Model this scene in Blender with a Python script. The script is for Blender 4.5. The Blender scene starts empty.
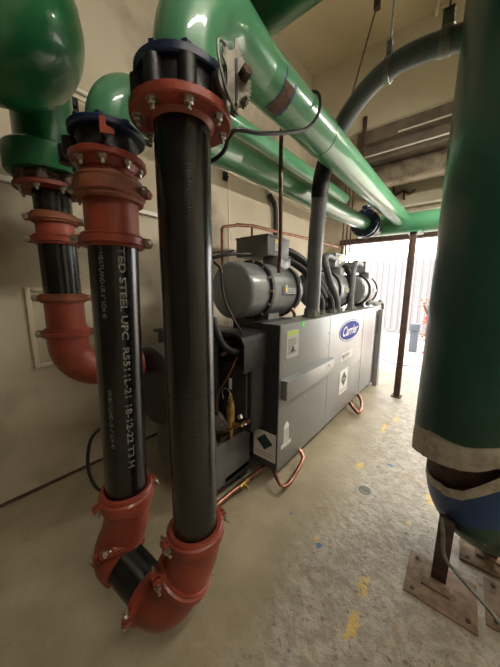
import bpy, bmesh, math, random
from mathutils import Vector, Matrix
random.seed(7)
S = bpy.context.scene
COL = S.collection
PI = math.pi
V = Vector

# ------------------------------------------------------------------ camera
Rw = Matrix(((0.77578931, -0.11095859, 0.62115951),
             (0.6309636, 0.12706906, -0.76533548),
             (0.00599039, 0.98566812, 0.16858965)))
cam = bpy.data.cameras.new('camera')
cam.sensor_fit = 'HORIZONTAL'; cam.sensor_width = 36; cam.lens = 36 * 262 / 500; cam.clip_start = .01
co = bpy.data.objects.new('camera', cam); COL.objects.link(co)
m4 = Rw.to_4x4(); m4.translation = V((0, 0, 1.5)); co.matrix_world = m4
S.camera = co

# ------------------------------------------------------------------ materials
def lin(c): return tuple(((x/255)/12.92 if x/255 <= .04045 else ((x/255+.055)/1.055)**2.4) for x in c)
def mat(name, c, rough=.5, metal=0, c2=None, scale=6, bump=0, bscale=40, coat=0, spec=.5, c3=None, s3=2.2, lo=.4, hi=.65, detail=6, rvar=0):
    m = bpy.data.materials.new(name); m.use_nodes = True
    nt = m.node_tree; N = nt.nodes; Lk = nt.links; b = N['Principled BSDF']
    b.inputs['Base Color'].default_value = (*lin(c), 1)
    b.inputs['Roughness'].default_value = rough; b.inputs['Metallic'].default_value = metal
    b.inputs['Coat Weight'].default_value = coat; b.inputs['Coat Roughness'].default_value = .06
    b.inputs['Specular IOR Level'].default_value = spec
    tc = N.new('ShaderNodeTexCoord')
    def noise(sc, dt=detail):
        n = N.new('ShaderNodeTexNoise'); n.inputs['Scale'].default_value = sc; n.inputs['Detail'].default_value = dt
        Lk.new(tc.outputs['Object'], n.inputs['Vector']); return n.outputs['Fac']
    def ramp(fac, a, bb):
        r = N.new('ShaderNodeMapRange'); r.inputs['From Min'].default_value = a; r.inputs['From Max'].default_value = bb
        Lk.new(fac, r.inputs['Value']); return r.outputs['Result']
    def mix(f, a, bb):
        x = N.new('ShaderNodeMix'); x.data_type = 'RGBA'; Lk.new(f, x.inputs[0])
        for i, k in ((6, a), (7, bb)):
            if isinstance(k, tuple): x.inputs[i].default_value = (*k, 1)
            else: Lk.new(k, x.inputs[i])
        return x.outputs[2]
    if c2:
        o = mix(ramp(noise(scale), lo, hi), lin(c), lin(c2))
        if c3: o = mix(ramp(noise(s3), .52, .68), o, lin(c3))
        Lk.new(o, b.inputs['Base Color'])
    if rvar:
        r = N.new('ShaderNodeMapRange'); r.inputs['To Min'].default_value = rough - rvar; r.inputs['To Max'].default_value = rough + rvar
        Lk.new(noise(scale * 1.7), r.inputs['Value']); Lk.new(r.outputs['Result'], b.inputs['Roughness'])
    if bump:
        bp = N.new('ShaderNodeBump'); bp.inputs['Strength'].default_value = bump; bp.inputs['Distance'].default_value = .01
        Lk.new(noise(bscale), bp.inputs['Height']); Lk.new(bp.outputs['Normal'], b.inputs['Normal'])
    return m
def emit(name, c, s):
    m = bpy.data.materials.new(name); m.use_nodes = True; b = m.node_tree.nodes['Principled BSDF']
    b.inputs['Base Color'].default_value = (*lin(c), 1)
    b.inputs['Emission Color'].default_value = (*lin(c), 1); b.inputs['Emission Strength'].default_value = s
    return m

GREEN = mat('green pipe paint', (92, 158, 118), .32, c2=(80, 146, 106), scale=3, bump=.06, bscale=30, coat=.7)
GREEN2 = mat('green tank paint', (30, 76, 62), .33, c2=(26, 68, 55), scale=2, bump=.1, bscale=60, coat=.25)
GREEN3 = mat('deep green jacket paint', (24, 100, 58), .28, c2=(20, 90, 52), scale=4, bump=.12, bscale=50, coat=.4)
RED = mat('red oxide enamel', (150, 64, 45), .42, c2=(128, 54, 38), scale=9, bump=.15, bscale=60, coat=.12)
RUST = mat('worn red brown', (150, 84, 58), .6, c2=(120, 74, 52), scale=22, bump=.35, bscale=50)
BLACKPIPE = mat('black lacquered steel pipe', (14, 14, 15), .24, c2=(30, 28, 28), scale=16, lo=.5, hi=.8, rvar=.08, bump=.05, bscale=90, coat=.3)
BLACK = mat('black cast iron', (20, 20, 21), .42, c2=(32, 31, 31), scale=20, bump=.2)
RUBBER = mat('black rubber', (15, 15, 16), .55)
FOAM = mat('black foam insulation', (19, 19, 20), .6, c2=(27, 26, 27), scale=14, bump=.35, bscale=26)
BLUE = mat('navy blue enamel', (18, 34, 68), .4, coat=.1, bump=.1)
STEEL = mat('zinc plated steel', (190, 188, 180), .3, 1, bump=.1)
DULL = mat('dull galvanised steel', (135, 138, 132), .5, .7, c2=(112, 112, 104), scale=30, bump=.2)
PANEL = mat('grey panel paint', (142, 144, 144), .36, .45, c2=(134, 136, 136), scale=2, coat=.15)
DGREY = mat('dark grey machine paint', (48, 48, 50), .45, c2=(40, 40, 42), scale=3)
CGREY = mat('compressor grey paint', (128, 131, 131), .3, c2=(116, 119, 119), scale=5, coat=.2, bump=.08)
COPPER = mat('copper tube', (176, 126, 104), .36, 1, c2=(120, 82, 68), scale=14, bump=.1)
BROWNPIPE = mat('brown oxidised tube', (112, 84, 72), .45, .6, c2=(84, 62, 54), scale=20)
BRASS = mat('brass', (190, 164, 104), .3, 1, c2=(150, 124, 74), scale=30)
PLATEGREY = mat('grimy zinc plate', (128, 124, 112), .5, .5, c2=(96, 90, 78), scale=30, bump=.2)
CPAINT = mat('grey condenser paint', (104, 104, 106), .4, c2=(88, 88, 90), scale=4)
HOSE = mat('grey liquid tight hose', (100, 103, 105), .38, c2=(88, 91, 93), scale=6, bump=.1)
WHITE = mat('white printed vinyl', (220, 220, 215), .5)
INK = mat('black ink', (25, 25, 28), .6)
SILVERINK = mat('pale stencil ink', (150, 148, 142), .6, c2=(100, 98, 94), scale=90)
NAVY = mat('logo blue', (26, 42, 140), .6, spec=.15)
YEL = mat('yellow label', (236, 200, 40), .5)
LGREEN = mat('olive label strip', (150, 170, 50), .5)
DIAM = mat('dark teal label print', (20, 62, 60), .5)
JUTE = mat('bare beige insulation', (196, 188, 172), .85, c2=(168, 158, 140), scale=24, bump=.6, bscale=70)
RUSTY = mat('rusted steel', (84, 62, 50), .7, c2=(58, 42, 36), scale=18, bump=.4)
PLATE = mat('dusty steel plate', (150, 126, 104), .75, c2=(116, 94, 76), scale=22, bump=.4)
TANKBLUE = mat('blue tank paint', (40, 78, 130), .4, c2=(32, 64, 112), scale=3)
WHITEPIPE = mat('white painted tube', (225, 222, 210), .35)
BEAMBROWN = mat('brown painted steel', (132, 118, 104), .6, c2=(104, 92, 80), scale=6, bump=.2)
DUCT = mat('worn lagged duct', (150, 138, 122), .4, .3, c2=(104, 88, 74), scale=7, bump=.4, bscale=16)
CEIL = mat('cream ceiling paint', (206, 190, 160), .85, c2=(196, 178, 148), scale=1.2, bump=.1)
BEAM = mat('pale beam plaster', (214, 204, 182), .85, c2=(202, 190, 168), scale=1.5)
ASPH = mat('bright concrete yard', (215, 205, 195), .9, c2=(190, 182, 172), scale=1.5)
CONT = mat('pale grey sheet metal', (140, 140, 146), .6)
ORANGE = mat('orange brown leaves', (150, 84, 30), .8, c2=(130, 90, 40), scale=8)
REDP = mat('red plastic', (220, 50, 40), .5)
GREYP = mat('grey plastic', (90, 100, 112), .5)
PATCH = mat('bare brown lagging', (112, 84, 66), .8, c2=(80, 60, 50), scale=60, bump=.5)
BLUEEDGE = mat('blue paint edge', (40, 66, 120), .5)

def wallmat():
    m = mat('painted concrete wall', (200, 190, 168), .75, c2=(184, 173, 150), scale=1.3, c3=(148, 138, 120), s3=1.5, bump=.2, bscale=14)
    return m
WALL = wallmat()
WALLF = mat('darkened unseen wall', (104, 98, 88), .85, c2=(92, 86, 78), scale=1.2)  # unseen front wall, colour darkened to dim its reflection in the black pipes

def floormat():
    m = bpy.data.materials.new('worn concrete floor'); m.use_nodes = True
    nt = m.node_tree; N = nt.nodes; Lk = nt.links; b = N['Principled BSDF']
    tc = N.new('ShaderNodeTexCoord'); P = tc.outputs['Object']
    def noise(sc, dt=8, dist=0, ro=.6):
        n = N.new('ShaderNodeTexNoise'); n.inputs['Scale'].default_value = sc; n.inputs['Detail'].default_value = dt
        n.inputs['Distortion'].default_value = dist; n.inputs['Roughness'].default_value = ro; Lk.new(P, n.inputs['Vector']); return n.outputs['Fac']
    def rng(f, a, bb, c=0, d=1):
        r = N.new('ShaderNodeMapRange'); r.inputs['From Min'].default_value = a; r.inputs['From Max'].default_value = bb
        r.inputs['To Min'].default_value = c; r.inputs['To Max'].default_value = d; Lk.new(f, r.inputs['Value']); return r.outputs['Result']
    def mx(f, a, bb):
        x = N.new('ShaderNodeMix'); x.data_type = 'RGBA'; Lk.new(f, x.inputs[0])
        for i, k in ((6, a), (7, bb)):
            if isinstance(k, tuple): x.inputs[i].default_value = (*lin(k), 1)
            else: Lk.new(k, x.inputs[i])
        return x.outputs[2]
    def ma(op, a, bb):
        x = N.new('ShaderNodeMath'); x.operation = op
        for i, k in ((0, a), (1, bb)):
            if isinstance(k, (int, float)): x.inputs[i].default_value = k
            else: Lk.new(k, x.inputs[i])
        return x.outputs[0]
    sep = N.new('ShaderNodeSeparateXYZ'); Lk.new(P, sep.inputs[0])
    base = mx(rng(noise(2.2), .38, .62), (172, 160, 135), (148, 137, 114))
    base = mx(rng(noise(40, 3), .62, .72, 0, .5), base, (120, 104, 82))
    # scraped zone: right of the machine and down to the tank
    zone = ma('ADD', sep.outputs[0], ma('MULTIPLY', noise(3.0, 4), .55))
    zone = rng(zone, -.40, -.18)
    rough_ = mx(rng(noise(14, 12, .25, .7), .44, .56), (160, 149, 128), (184, 175, 158))
    rough_ = mx(rng(noise(11, 12, .3, .8), .54, .62, 0, .6), rough_, (150, 152, 154))
    rough_ = mx(rng(noise(30, 8, .3, .7), .56, .64, 0, .85), rough_, (104, 90, 72))
    rough_ = mx(rng(noise(1.6, 3), .56, .66, 0, .7), rough_, (164, 138, 106))
    col = mx(zone, base, rough_)
    # yellow and blue paint chips left on the slab
    def spots(pts, col, c, n2, thr=.5):
        acc = None
        nf = noise(n2, 5)
        for (x, y, rx, ry) in pts:
            dx = ma('DIVIDE', ma('SUBTRACT', sep.outputs[0], x), rx); dy = ma('DIVIDE', ma('SUBTRACT', sep.outputs[1], y), ry)
            d = ma('ADD', ma('MULTIPLY', dx, dx), ma('MULTIPLY', dy, dy))
            d = ma('ADD', d, ma('MULTIPLY', ma('SUBTRACT', nf, .5), 5.0))
            s = rng(d, .55, .95, 1, 0)
            acc = s if acc is None else ma('MAXIMUM', acc, s)
        return mx(acc, col, c)
    YS = [(-.242, 1.23, .026, .065), (-.23, 1.03, .026, .075), (-.534, 2.186, .03, .06), (-.031, 2.13, .035, .06), (-.53, 3.0, .03, .12), (-.54, 1.315, .02, .02), (-.465, 3.3, .03, .10), (-.12, 1.8, .016, .02)]
    BS = [(-.51, 1.29, .018, .022), (-.343, 2.36, .03, .02), (-.75, 1.38, .01, .012)]
    col = spots(YS, col, (214, 184, 104), 30)
    col = spots(BS, col, (70, 110, 150), 40)
    Lk.new(col, b.inputs['Base Color'])
    r1 = rng(noise(6, 6, 1), .3, .7, .25, .55); Lk.new(r1, b.inputs['Roughness'])
    bp = N.new('ShaderNodeBump'); bp.inputs['Strength'].default_value = .55; bp.inputs['Distance'].default_value = .012
    h = ma('ADD', ma('MULTIPLY', zone, ma('MULTIPLY', noise(16, 12, .25, .7), 2.0)), ma('MULTIPLY', noise(5, 6), .5))
    Lk.new(h, bp.inputs['Height']); Lk.new(bp.outputs['Normal'], b.inputs['Normal'])
    return m
FLOOR = floormat()

# ------------------------------------------------------------------ mesh helpers
def NB(): return bmesh.new()
def fr(d):
    d = V(d).normalized(); a = V((0, 0, 1)) if abs(d.z) < .95 else V((1, 0, 0))
    x = a.cross(d).normalized(); y = d.cross(x); return x, y, d
def box(bm, lo, hi, mi=0, bev=0, M=None):
    r = bmesh.ops.create_cube(bm, size=1)
    for v in r['verts']:
        v.co = V([(lo[i]+hi[i])/2 + v.co[i]*(hi[i]-lo[i]) for i in range(3)])
    fs = {f for v in r['verts'] for f in v.link_faces}
    for f in fs: f.material_index = mi
    if bev:
        es = list({e for f in fs for e in f.edges})
        rr = bmesh.ops.bevel(bm, geom=es, offset=bev, segments=2, affect='EDGES', profile=.5)
        for f in rr['faces']: f.material_index = mi
        vs = {v for f in rr['faces'] for v in f.verts} | {v for v in r['verts'] if v.is_valid}
    else: vs = set(r['verts'])
    if M is not None:
        for v in vs: v.co = M @ v.co
    return bm
def lathe(bm, prof, o, d, seg=32, mi=0, cap=True):
    x, y, z = fr(d); o = V(o); rings = []
    for (r, h) in prof:
        if r < 1e-6: rings.append([bm.verts.new(o + z*h)])
        else: rings.append([bm.verts.new(o + z*h + (x*math.cos(2*PI*k/seg) + y*math.sin(2*PI*k/seg))*r) for k in range(seg)])
    for a, b in zip(rings, rings[1:]):
        for k in range(seg):
            k2 = (k+1) % seg
            if len(a) == 1 and len(b) == 1: continue
            vs = [a[0], b[k], b[k2]] if len(a) == 1 else ([a[k], b[0], a[k2]] if len(b) == 1 else [a[k], b[k], b[k2], a[k2]])
            try: f = bm.faces.new(vs); f.material_index = mi
            except ValueError: pass
    if cap:
        for rg in (rings[0], rings[-1]):
            if len(rg) > 1: f = bm.faces.new(rg); f.material_index = mi
    return bm
def cyl(bm, a, b, r, seg=24, mi=0):
    a, b = V(a), V(b); return lathe(bm, [(r, 0), (r, (b-a).length)], a, b-a, seg, mi)
def spline(pts, n=8):
    P = [V(p) for p in pts]; P = [P[0]*2-P[1]] + P + [P[-1]*2-P[-2]]; out = []
    for i in range(1, len(P)-2):
        for k in range(n):
            t = k/n; a, b, c, d = P[i-1], P[i], P[i+1], P[i+2]
            out.append(.5*((2*b) + (c-a)*t + (2*a-5*b+4*c-d)*t*t + (-a+3*b-3*c+d)*t**3))
    out.append(P[-2]); return out
def tube(bm, pts, r, seg=14, mi=0, cap=True):
    P = [V(p) for p in pts]; n = len(P)
    T = [(P[min(i+1, n-1)] - P[max(i-1, 0)]).normalized() for i in range(n)]
    x, y, _ = fr(T[0]); rings = []
    for i in range(n):
        x = (x - T[i]*x.dot(T[i])).normalized(); y = T[i].cross(x)
        rr = r(i/(n-1)) if callable(r) else r
        rings.append([bm.verts.new(P[i] + (x*math.cos(2*PI*k/seg) + y*math.sin(2*PI*k/seg))*rr) for k in range(seg)])
    for a, b in zip(rings, rings[1:]):
        for k in range(seg):
            f = bm.faces.new([a[k], a[(k+1) % seg], b[(k+1) % seg], b[k]]); f.material_index = mi
    if cap:
        bm.faces.new(rings[0][::-1]).material_index = mi; bm.faces.new(rings[-1]).material_index = mi
    return bm
def arc3(p0, p1, p2, rad, n=14):
    """path p0 -> corner p1 -> p2 with the corner rounded"""
    p0, p1, p2 = V(p0), V(p1), V(p2); a = (p0-p1).normalized(); b = (p2-p1).normalized()
    ang = a.angle(b); t = rad/math.tan(ang/2); c = p1 + (a+b).normalized()*(rad/math.sin(ang/2))
    s = p1+a*t - c; e = p1+b*t - c; out = [p0]; q = s.rotation_difference(e)
    from mathutils import Quaternion
    for k in range(n+1): out.append(c + Quaternion().slerp(q, k/n) @ s)
    out.append(p2); return out
def prism(bm, pts2, o, u, v, th, mi=0):
    """polygon pts2 in plane (u, v) at o, thickness th both ways along the normal"""
    o, u, v = V(o), V(u).normalized(), V(v).normalized(); n = u.cross(v)
    A = [bm.verts.new(o + u*p[0] + v*p[1] + n*th/2) for p in pts2]; B = [bm.verts.new(o + u*p[0] + v*p[1] - n*th/2) for p in pts2]
    bm.faces.new(A).material_index = mi; bm.faces.new(B[::-1]).material_index = mi
    for k in range(len(A)):
        k2 = (k+1) % len(A); bm.faces.new([A[k], B[k], B[k2], A[k2]]).material_index = mi
    return bm
def obj(name, bm, mats, parent=None, smooth=35):
    bmesh.ops.recalc_face_normals(bm, faces=bm.faces)
    me = bpy.data.meshes.new(name); bm.to_mesh(me); bm.free()
    for mm in (mats if isinstance(mats, (list, tuple)) else [mats]): me.materials.append(mm)
    if smooth:
        me.shade_smooth(); me.set_sharp_from_angle(angle=math.radians(smooth))
    o = bpy.data.objects.new(name, me); COL.objects.link(o)
    if parent is not None:
        o.parent = parent; o.matrix_parent_inverse = world(parent).inverted()
    return o
def world(o):
    M = Matrix.LocRotScale(o.location, o.rotation_euler, o.scale)
    return M if o.parent is None else world(o.parent) @ o.matrix_parent_inverse @ M
def thing(name, label, cat, loc=(0, 0, 0), group=None):
    o = bpy.data.objects.new(name, None); COL.objects.link(o); o.location = loc; o.empty_display_size = .1
    return tag(o, label, cat, group)
def tag(o, label, cat, group=None, kind=None):
    o['label'] = label; o['category'] = cat
    if group: o['group'] = group
    if kind: o['kind'] = kind
    return o
def struct(name, bm, m, label=None, smooth=0):
    o = obj(name, bm, m, None, smooth); o['kind'] = 'structure'
    if label: o['label'] = label
    return o
def textbm(bm, body, size, fn, shear=0, mi=0, bold=0, align='LEFT', sx=1):
    c = bpy.data.curves.new('text', 'FONT'); c.body = body; c.size = size; c.shear = shear; c.offset = bold; c.align_x = align
    c.resolution_u = 3
    t = bpy.data.objects.new('text', c); COL.objects.link(t)
    dg = bpy.context.evaluated_depsgraph_get(); me = t.evaluated_get(dg).to_mesh()
    vs = [bm.verts.new(fn(v.co.x*sx, v.co.y)) for v in me.vertices]
    for p in me.polygons:
        try: f = bm.faces.new([vs[i] for i in p.vertices]); f.material_index = mi
        except ValueError: pass
    t.evaluated_get(dg).to_mesh_clear(); bpy.data.objects.remove(t); bpy.data.curves.remove(c)
    return bm
def hexbolt(bm, o, d, L=.03, r=.011, mi=0):
    """hex head, washer and a stub of thread"""
    lathe(bm, [(r*1.35, -.002), (r*1.35, .001)], o, d, 16, mi)
    lathe(bm, [(r, .001), (r, .010), (r*.8, .012)], o, d, 6, mi)
    lathe(bm, [(r*.55, .012), (r*.55, .012+L*.5), (r*.4, .014+L*.5)], o, d, 10, mi)
    return bm
_bolt = {}
def bolt(parent, o, d, r=.011, L=.03, m=None, name='bolt'):
    m = m or STEEL; key = (r, L, m.name)
    if key not in _bolt:
        bm = NB(); hexbolt(bm, (0, 0, 0), (0, 0, 1), L, r); t = obj(name, bm, m); _bolt[key] = t.data; bpy.data.objects.remove(t)
    b = bpy.data.objects.new(name, _bolt[key]); COL.objects.link(b)
    x, y, z = fr(d); M = Matrix((x, y, z)).transposed().to_4x4(); M.translation = V(o)
    b.parent = parent; b.matrix_parent_inverse = Matrix.Identity(4); b.matrix_basis = world(parent).inverted() @ M
    return b

def coupling(parent, c, d, R, ear, w=.046, m=None, name='coupling', n2=True):
    """grooved pipe coupling: two half housings with bolt pads on opposite sides"""
    m = m or RED; d = V(d).normalized(); c = V(c); ear = V(ear); ear = (ear - d*ear.dot(d)).normalized(); tg = d.cross(ear)
    bm = NB(); h = w/2
    lathe(bm, [(R*.96, -h), (R+.010, -h), (R+.014, -h*.8), (R+.012, -h*.62), (R+.020, -h*.45), (R+.021, h*.45), (R+.012, h*.62), (R+.014, h*.8), (R+.010, h), (R*.96, h)], c, d, 40, cap=False)
    for s in (-1, 1):
        for t in (-1, 1):
            o = c + ear*s*(R+.008) + tg*t*.013
            pts = [(-.012, -.017), (.030, -.015), (.038, 0), (.030, .015), (-.012, .017)]
            prism(bm, [(p[0]*s, p[1]) for p in pts], o, ear, d, .018)
    o = obj(name, bm, m, parent)
    for s in (-1, 1):
        for t in (-1, 1):
            bolt(o, c + ear*s*(R+.030) + tg*t*.022, tg*t, .0105, .028)
    return o
def flange(parent, c, d, R, th, rin, n=8, m=None, name='flange', ph=0, bolts=True, hub=None):
    m = m or RED; d = V(d).normalized(); c = V(c); bm = NB()
    prof = [(rin, 0), (R-.004, 0), (R, .003), (R, th-.003), (R-.004, th), (rin, th)]
    lathe(bm, prof, c, d, 48, cap=False)
    if hub: lathe(bm, [(hub[0]+.012, 0), (hub[0]+.006, -hub[1]*.5), (hub[0], -hub[1])], c, d, 40, cap=False)
    o = obj(name, bm, m, parent); x, y, z = fr(d)
    if bolts:
        for k in range(n):
            a = 2*PI*(k+ph)/n
            bolt(o, c + (x*math.cos(a)+y*math.sin(a))*(R-.024), -d, .013, .022)
    return o

# ================================================================== SETTING
XW = -2.33
bm = NB(); box(bm, (XW-.1, -2.2, -.1), (3.1, 5.45, 0)); fl = struct('floor', bm, FLOOR)
bm = NB(); box(bm, (XW-.15, -2.2, 0), (XW, 5.45, 4.95)); struct('wall_left', bm, WALL)
bm = NB(); box(bm, (XW, -2.3, 0), (3.1, -2.2, 4.95)); struct('wall_front', bm, WALLF)
bm = NB(); box(bm, (3.0, -2.2, 0), (3.1, 5.45, 4.95)); struct('wall_right', bm, WALL)
bm = NB(); box(bm, (XW-.15, -2.3, 4.9), (3.1, 5.45, 5.05)); struct('ceiling', bm, CEIL)
bm = NB()                                                      # end wall with the loading opening
box(bm, (XW, 5.3, 2.40), (3.0, 5.45, 4.9)); box(bm, (XW, 5.3, 0), (-1.95, 5.45, 2.40)); box(bm, (1.3, 5.3, 0), (3.0, 5.45, 2.40))
struct('wall_back', bm, WALL)
bm = NB(); box(bm, (-2.0, 5.2, 2.34), (1.4, 5.34, 2.43), bev=.004)
struct('trim_1', bm, RUSTY)
bm = NB(); box(bm, (XW+.0, 4.44, 3.84), (3.0, 4.9, 4.9)); struct('trim_2', bm, BEAM)
bm = NB(); box(bm, (XW, -2.2, 0), (XW+.012, 5.3, .022)); struct('gap_shade_left', bm, RUSTY)  # dark strip paints the shade of the gap below the wall panels
bm = NB()                                                      # raised seams between the wall sheets
for y in (-.2, 1.02, 2.45, 3.6, 4.6): box(bm, (XW, y-.012, 1.0), (XW+.008, y+.012, 2.84))
box(bm, (XW, -2.2, 2.84), (XW+.012, 5.3, 2.87))
struct('trim_3', bm, BEAM)
bm = NB(); box(bm, (-30, 5.45, -.12), (30, 30, -.02)); struct('pavement', bm, ASPH)

# ================================================================== STEEL RISERS
R6 = .084
A = V((-.722, .558, 0)); B = V((-1.082, .463, 0)); C3 = V((-1.662, .467, 0))
def AZ(c, z): return V((c.x + (.055*(z-.6) if c is B else 0), c.y, z))
def stencil(bm, body, size, c, R, th0, z0, bold=.0, sx=1, mi=0):
    def f(u, v):
        a = th0 + v/R; q = AZ(c, z0-u); return V((q.x + (R+.0008)*math.cos(a), q.y + (R+.0008)*math.sin(a), z0-u))
    textbm(bm, body, size, f, bold=bold, sx=sx, mi=mi)

# --- front riser
ra = thing('steel_riser_pipe', 'tall black steel riser nearest the camera, with a red bolted flange and red elbow foot', 'pipe', AZ(A, .1))
bm = NB(); cyl(bm, AZ(A, .50), AZ(A, 2.03), R6, 48)
lathe(bm, [(R6+.0012, 0), (R6+.0012, .003)], AZ(A, 1.14), (0, 0, 1), 48)
obj('pipe', bm, BLACKPIPE, ra)
thA = math.atan2(-A.y, -A.x); FAINT = mat('faint stencil', (58, 55, 52), .5)
for k, s in enumerate(('STEEL PIPE 6" SCH 40', 'WHEATLAND-US 6" SCH 40')):
    bm = NB(); stencil(bm, s, .018, A, R6, thA+.1, 1.85-k*.7, sx=.9)
    obj('stencil_lettering', bm, FAINT, ra, 0)['label'] = 'faint grey stencilled lettering'
flange(ra, AZ(A, 1.985), (0, 0, 1), .148, .026, R6-.004, 8, ph=.35, hub=(R6+.001, .012))
# foot: elbow that turns the riser towards the middle riser
FA = [AZ(A, .56), V((-.726, .556, .50)), V((-.742, .542, .42)), V((-.778, .508, .31)), V((-.830, .472, .228)), V((-.888, .452, .208)), V((-.925, .448, .215))]
bm = NB(); tube(bm, spline(FA, 8), R6+.012, 36)
obj('elbow', bm, RED, ra)
coupling(ra, AZ(A, .565), (0, 0, 1), R6+.006, (-.25, -1, 0), w=.06)
coupling(ra, V((-.762, .524, .368)), V((.42, .40, 1)), R6+.010, (-.3, -1, 0), w=.056)
coupling(ra, V((-.90, .452, .212)), V((-1, -.1, .1)), R6+.006, (-.1, -.75, .1))

# --- middle riser
rb = thing('steel_riser_pipe', 'middle black steel riser with white stencilled lettering and a red upper spool', 'pipe', AZ(B, .1))
bm = NB(); cyl(bm, AZ(B, .55), AZ(B, 1.70), R6, 48); obj('pipe', bm, BLACKPIPE, rb)
thB = math.atan2(-B.y, -B.x)
for args in (('WHEATLAND-US 6" SCH 40', .022, thB-.62, 1.64, .92, 0), ('WHEATLAND-US 6" SCH 40', .022, thB-.62, 1.12, .92, 0), ('TED STEEL UPC  R5511L-21 18-12-22 T3 H', .032, thB+.12, 1.64, 1.50, .0008)):
    bm = NB(); stencil(bm, args[0], args[1], B, R6, args[2], args[3], bold=args[5], sx=args[4])
    obj('stencil_lettering', bm, SILVERINK, rb, 0)['label'] = 'pale stencilled lettering'
bm = NB(); tube(bm, [AZ(B, 1.66), AZ(B, 1.88), AZ(B, 1.905), AZ(B, 1.955)], lambda t: R6+.005 if t < .5 else R6-.004, 48)
obj('spool', bm, RED, rb)
coupling(rb, AZ(B, 1.665), (0, 0, 1), R6+.006, (.55, .84, 0))
coupling(rb, AZ(B, 1.832), (0, 0, 1), R6+.010, (.75, .66, 0), w=.075, m=RUST)
flange(rb, AZ(B, 1.912), (0, 0, 1), .120, .022, R6-.006, 8, ph=.2, hub=(R6+.002, .02))
FB = [AZ(B, .60), AZ(B, .50), V((-1.10, .445, .41)), V((-1.115, .42, .34)), V((-1.095, .405, .30)), V((-1.05, .415, .285))]
bm = NB(); tube(bm, spline(FB, 8), R6+.012, 36); obj('elbow', bm, RED, rb)
coupling(rb, AZ(B, .585), (0, 0, 1), R6+.010, (-.05, -1, 0), w=.09)
coupling(rb, V((-1.095, .412, .325)), V((-1.0, .3, .9)), R6+.008, (.55, -.75, .3))
bm = NB(); cyl(bm, (-1.10, .405, .31), (-.88, .455, .212), R6, 40); obj('cross_pipe', bm, BLACKPIPE, rb)

# --- rear riser
rc = thing('steel_riser_pipe', 'rear left black steel riser in short lengths between red couplings, ending in a red elbow', 'pipe', AZ(C3, 1.0))
bm = NB(); cyl(bm, AZ(C3, 1.84), AZ(C3, 1.98), R6-.003, 40); obj('pipe', bm, BLACKPIPE, rc)
bm = NB(); cyl(bm, AZ(C3, 1.45), AZ(C3, 1.74), R6, 40); obj('pipe', bm, BLACKPIPE, rc)
bm = NB(); cyl(bm, AZ(C3, 1.73), AZ(C3, 1.85), R6, 40); obj('spool', bm, RED, rc)
bm = NB(); cyl(bm, AZ(C3, 1.25), AZ(C3, 1.46), R6+.006, 40); obj('spool', bm, RED, rc)
bm = NB(); tube(bm, arc3(AZ(C3, 1.29), AZ(C3, 1.03), (C3.x+.04, .84, 1.02), .17), R6+.012, 36); obj('elbow', bm, RED, rc)
coupling(rc, AZ(C3, 1.840), (0, 0, 1), R6+.002, (.35, .93, 0), m=RUST)
coupling(rc, AZ(C3, 1.735), (0, 0, 1), R6+.004, (.35, .93, 0))
coupling(rc, AZ(C3, 1.445), (0, 0, 1), R6+.006, (.35, .93, 0), m=RUST)
coupling(rc, AZ(C3, 1.26), (0, 0, 1), R6+.010, (.35, .93, 0))
flange(rc, AZ(C3, 1.965), (0, 0, 1), .150, .02, R6-.006, 8, m=mat('dark red flange', (120, 50, 40), .5), ph=.1)

# ================================================================== VALVES
def valve(c, z0, z1, R, label, stem=None, seed=0):
    t = thing('butterfly_valve', label, 'valve', AZ(c, z0), 'butterfly valves on the risers')
    bm = NB(); h = z1-z0
    lathe(bm, [(R*.62, 0), (R*.80, 0), (R*.82, h*.2), (R*.78, h*.5), (R*.82, h*.8), (R*.80, h), (R*.62, h)], AZ(c, z0), (0, 0, 1), 36, cap=False)
    for k in range(8):
        a = 2*PI*(k+.35)/8
        p = AZ(c, 0) + V((math.cos(a), math.sin(a), 0))*(R-.026)
        lathe(bm, [(.0245, 0), (.0245, h-.002)], p + V((0, 0, z0+.001)), (0, 0, 1), 14)
    obj('valve_body', bm, BLACK, t)
    return t
vA = valve(A, 2.011, 2.083, .142, 'black lug butterfly valve with a notched grey lever plate, on the riser nearest the camera')
bm = NB(); lathe(bm, [(R6, 0), (.126, 0), (.130, .004), (.130, .022), (.126, .026), (.09, .028)], AZ(A, 2.084), (0, 0, 1), 48, cap=False)
for k in range(8):
    a = 2*PI*(k+.35)/8; lathe(bm, [(.014, 0), (.014, .012), (.009, .013)], AZ(A, 2.109)+V((math.cos(a)*.110, math.sin(a)*.110, 0)), (0, 0, 1), 6)
obj('blue_flange', bm, BLUE, vA)
# stem neck towards the aisle, lever plate with teeth
sd = V((.90, -.02, 0)).normalized()
pc = V((-.555, .60, 2.06)); K = .86
nrm = V((.94, -.35, 0)).normalized(); uu = V((.35, .94, 0)).normalized()
bm = NB(); cyl(bm, AZ(A, 2.055)+V((.09, .03, 0)), pc-sd*.012, .020, 20); lathe(bm, [(.036, 0), (.036, .014)], pc-sd*.03, sd, 20)
obj('stem_neck', bm, DULL, vA)
pts = []
for k in range(29):
    a = math.radians(-58 + 128*k/28); r = .084 + (.006 if k % 2 else -.003)
    if 14 < a*57.3 < 40: r -= .012
    pts.append((r*math.cos(a)*.8, r*math.sin(a)))
pts += [(.022, .085), (.020, .112), (.010, .112), (.006, .080), (-.012, .070), (-.018, .082), (-.034, .078), (-.034, .05), (-.020, .03), (-.016, .0), (-.020, -.03), (-.014, -.062), (-.004, -.07), (-.006, -.10), (.012, -.105), (.018, -.075)]
bm = NB(); prism(bm, [(x*K, y*K) for x, y in pts], pc, uu, V((0, 0, 1)), .005)
obj('notch_plate', bm, PLATEGREY, vA, 0)
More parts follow.
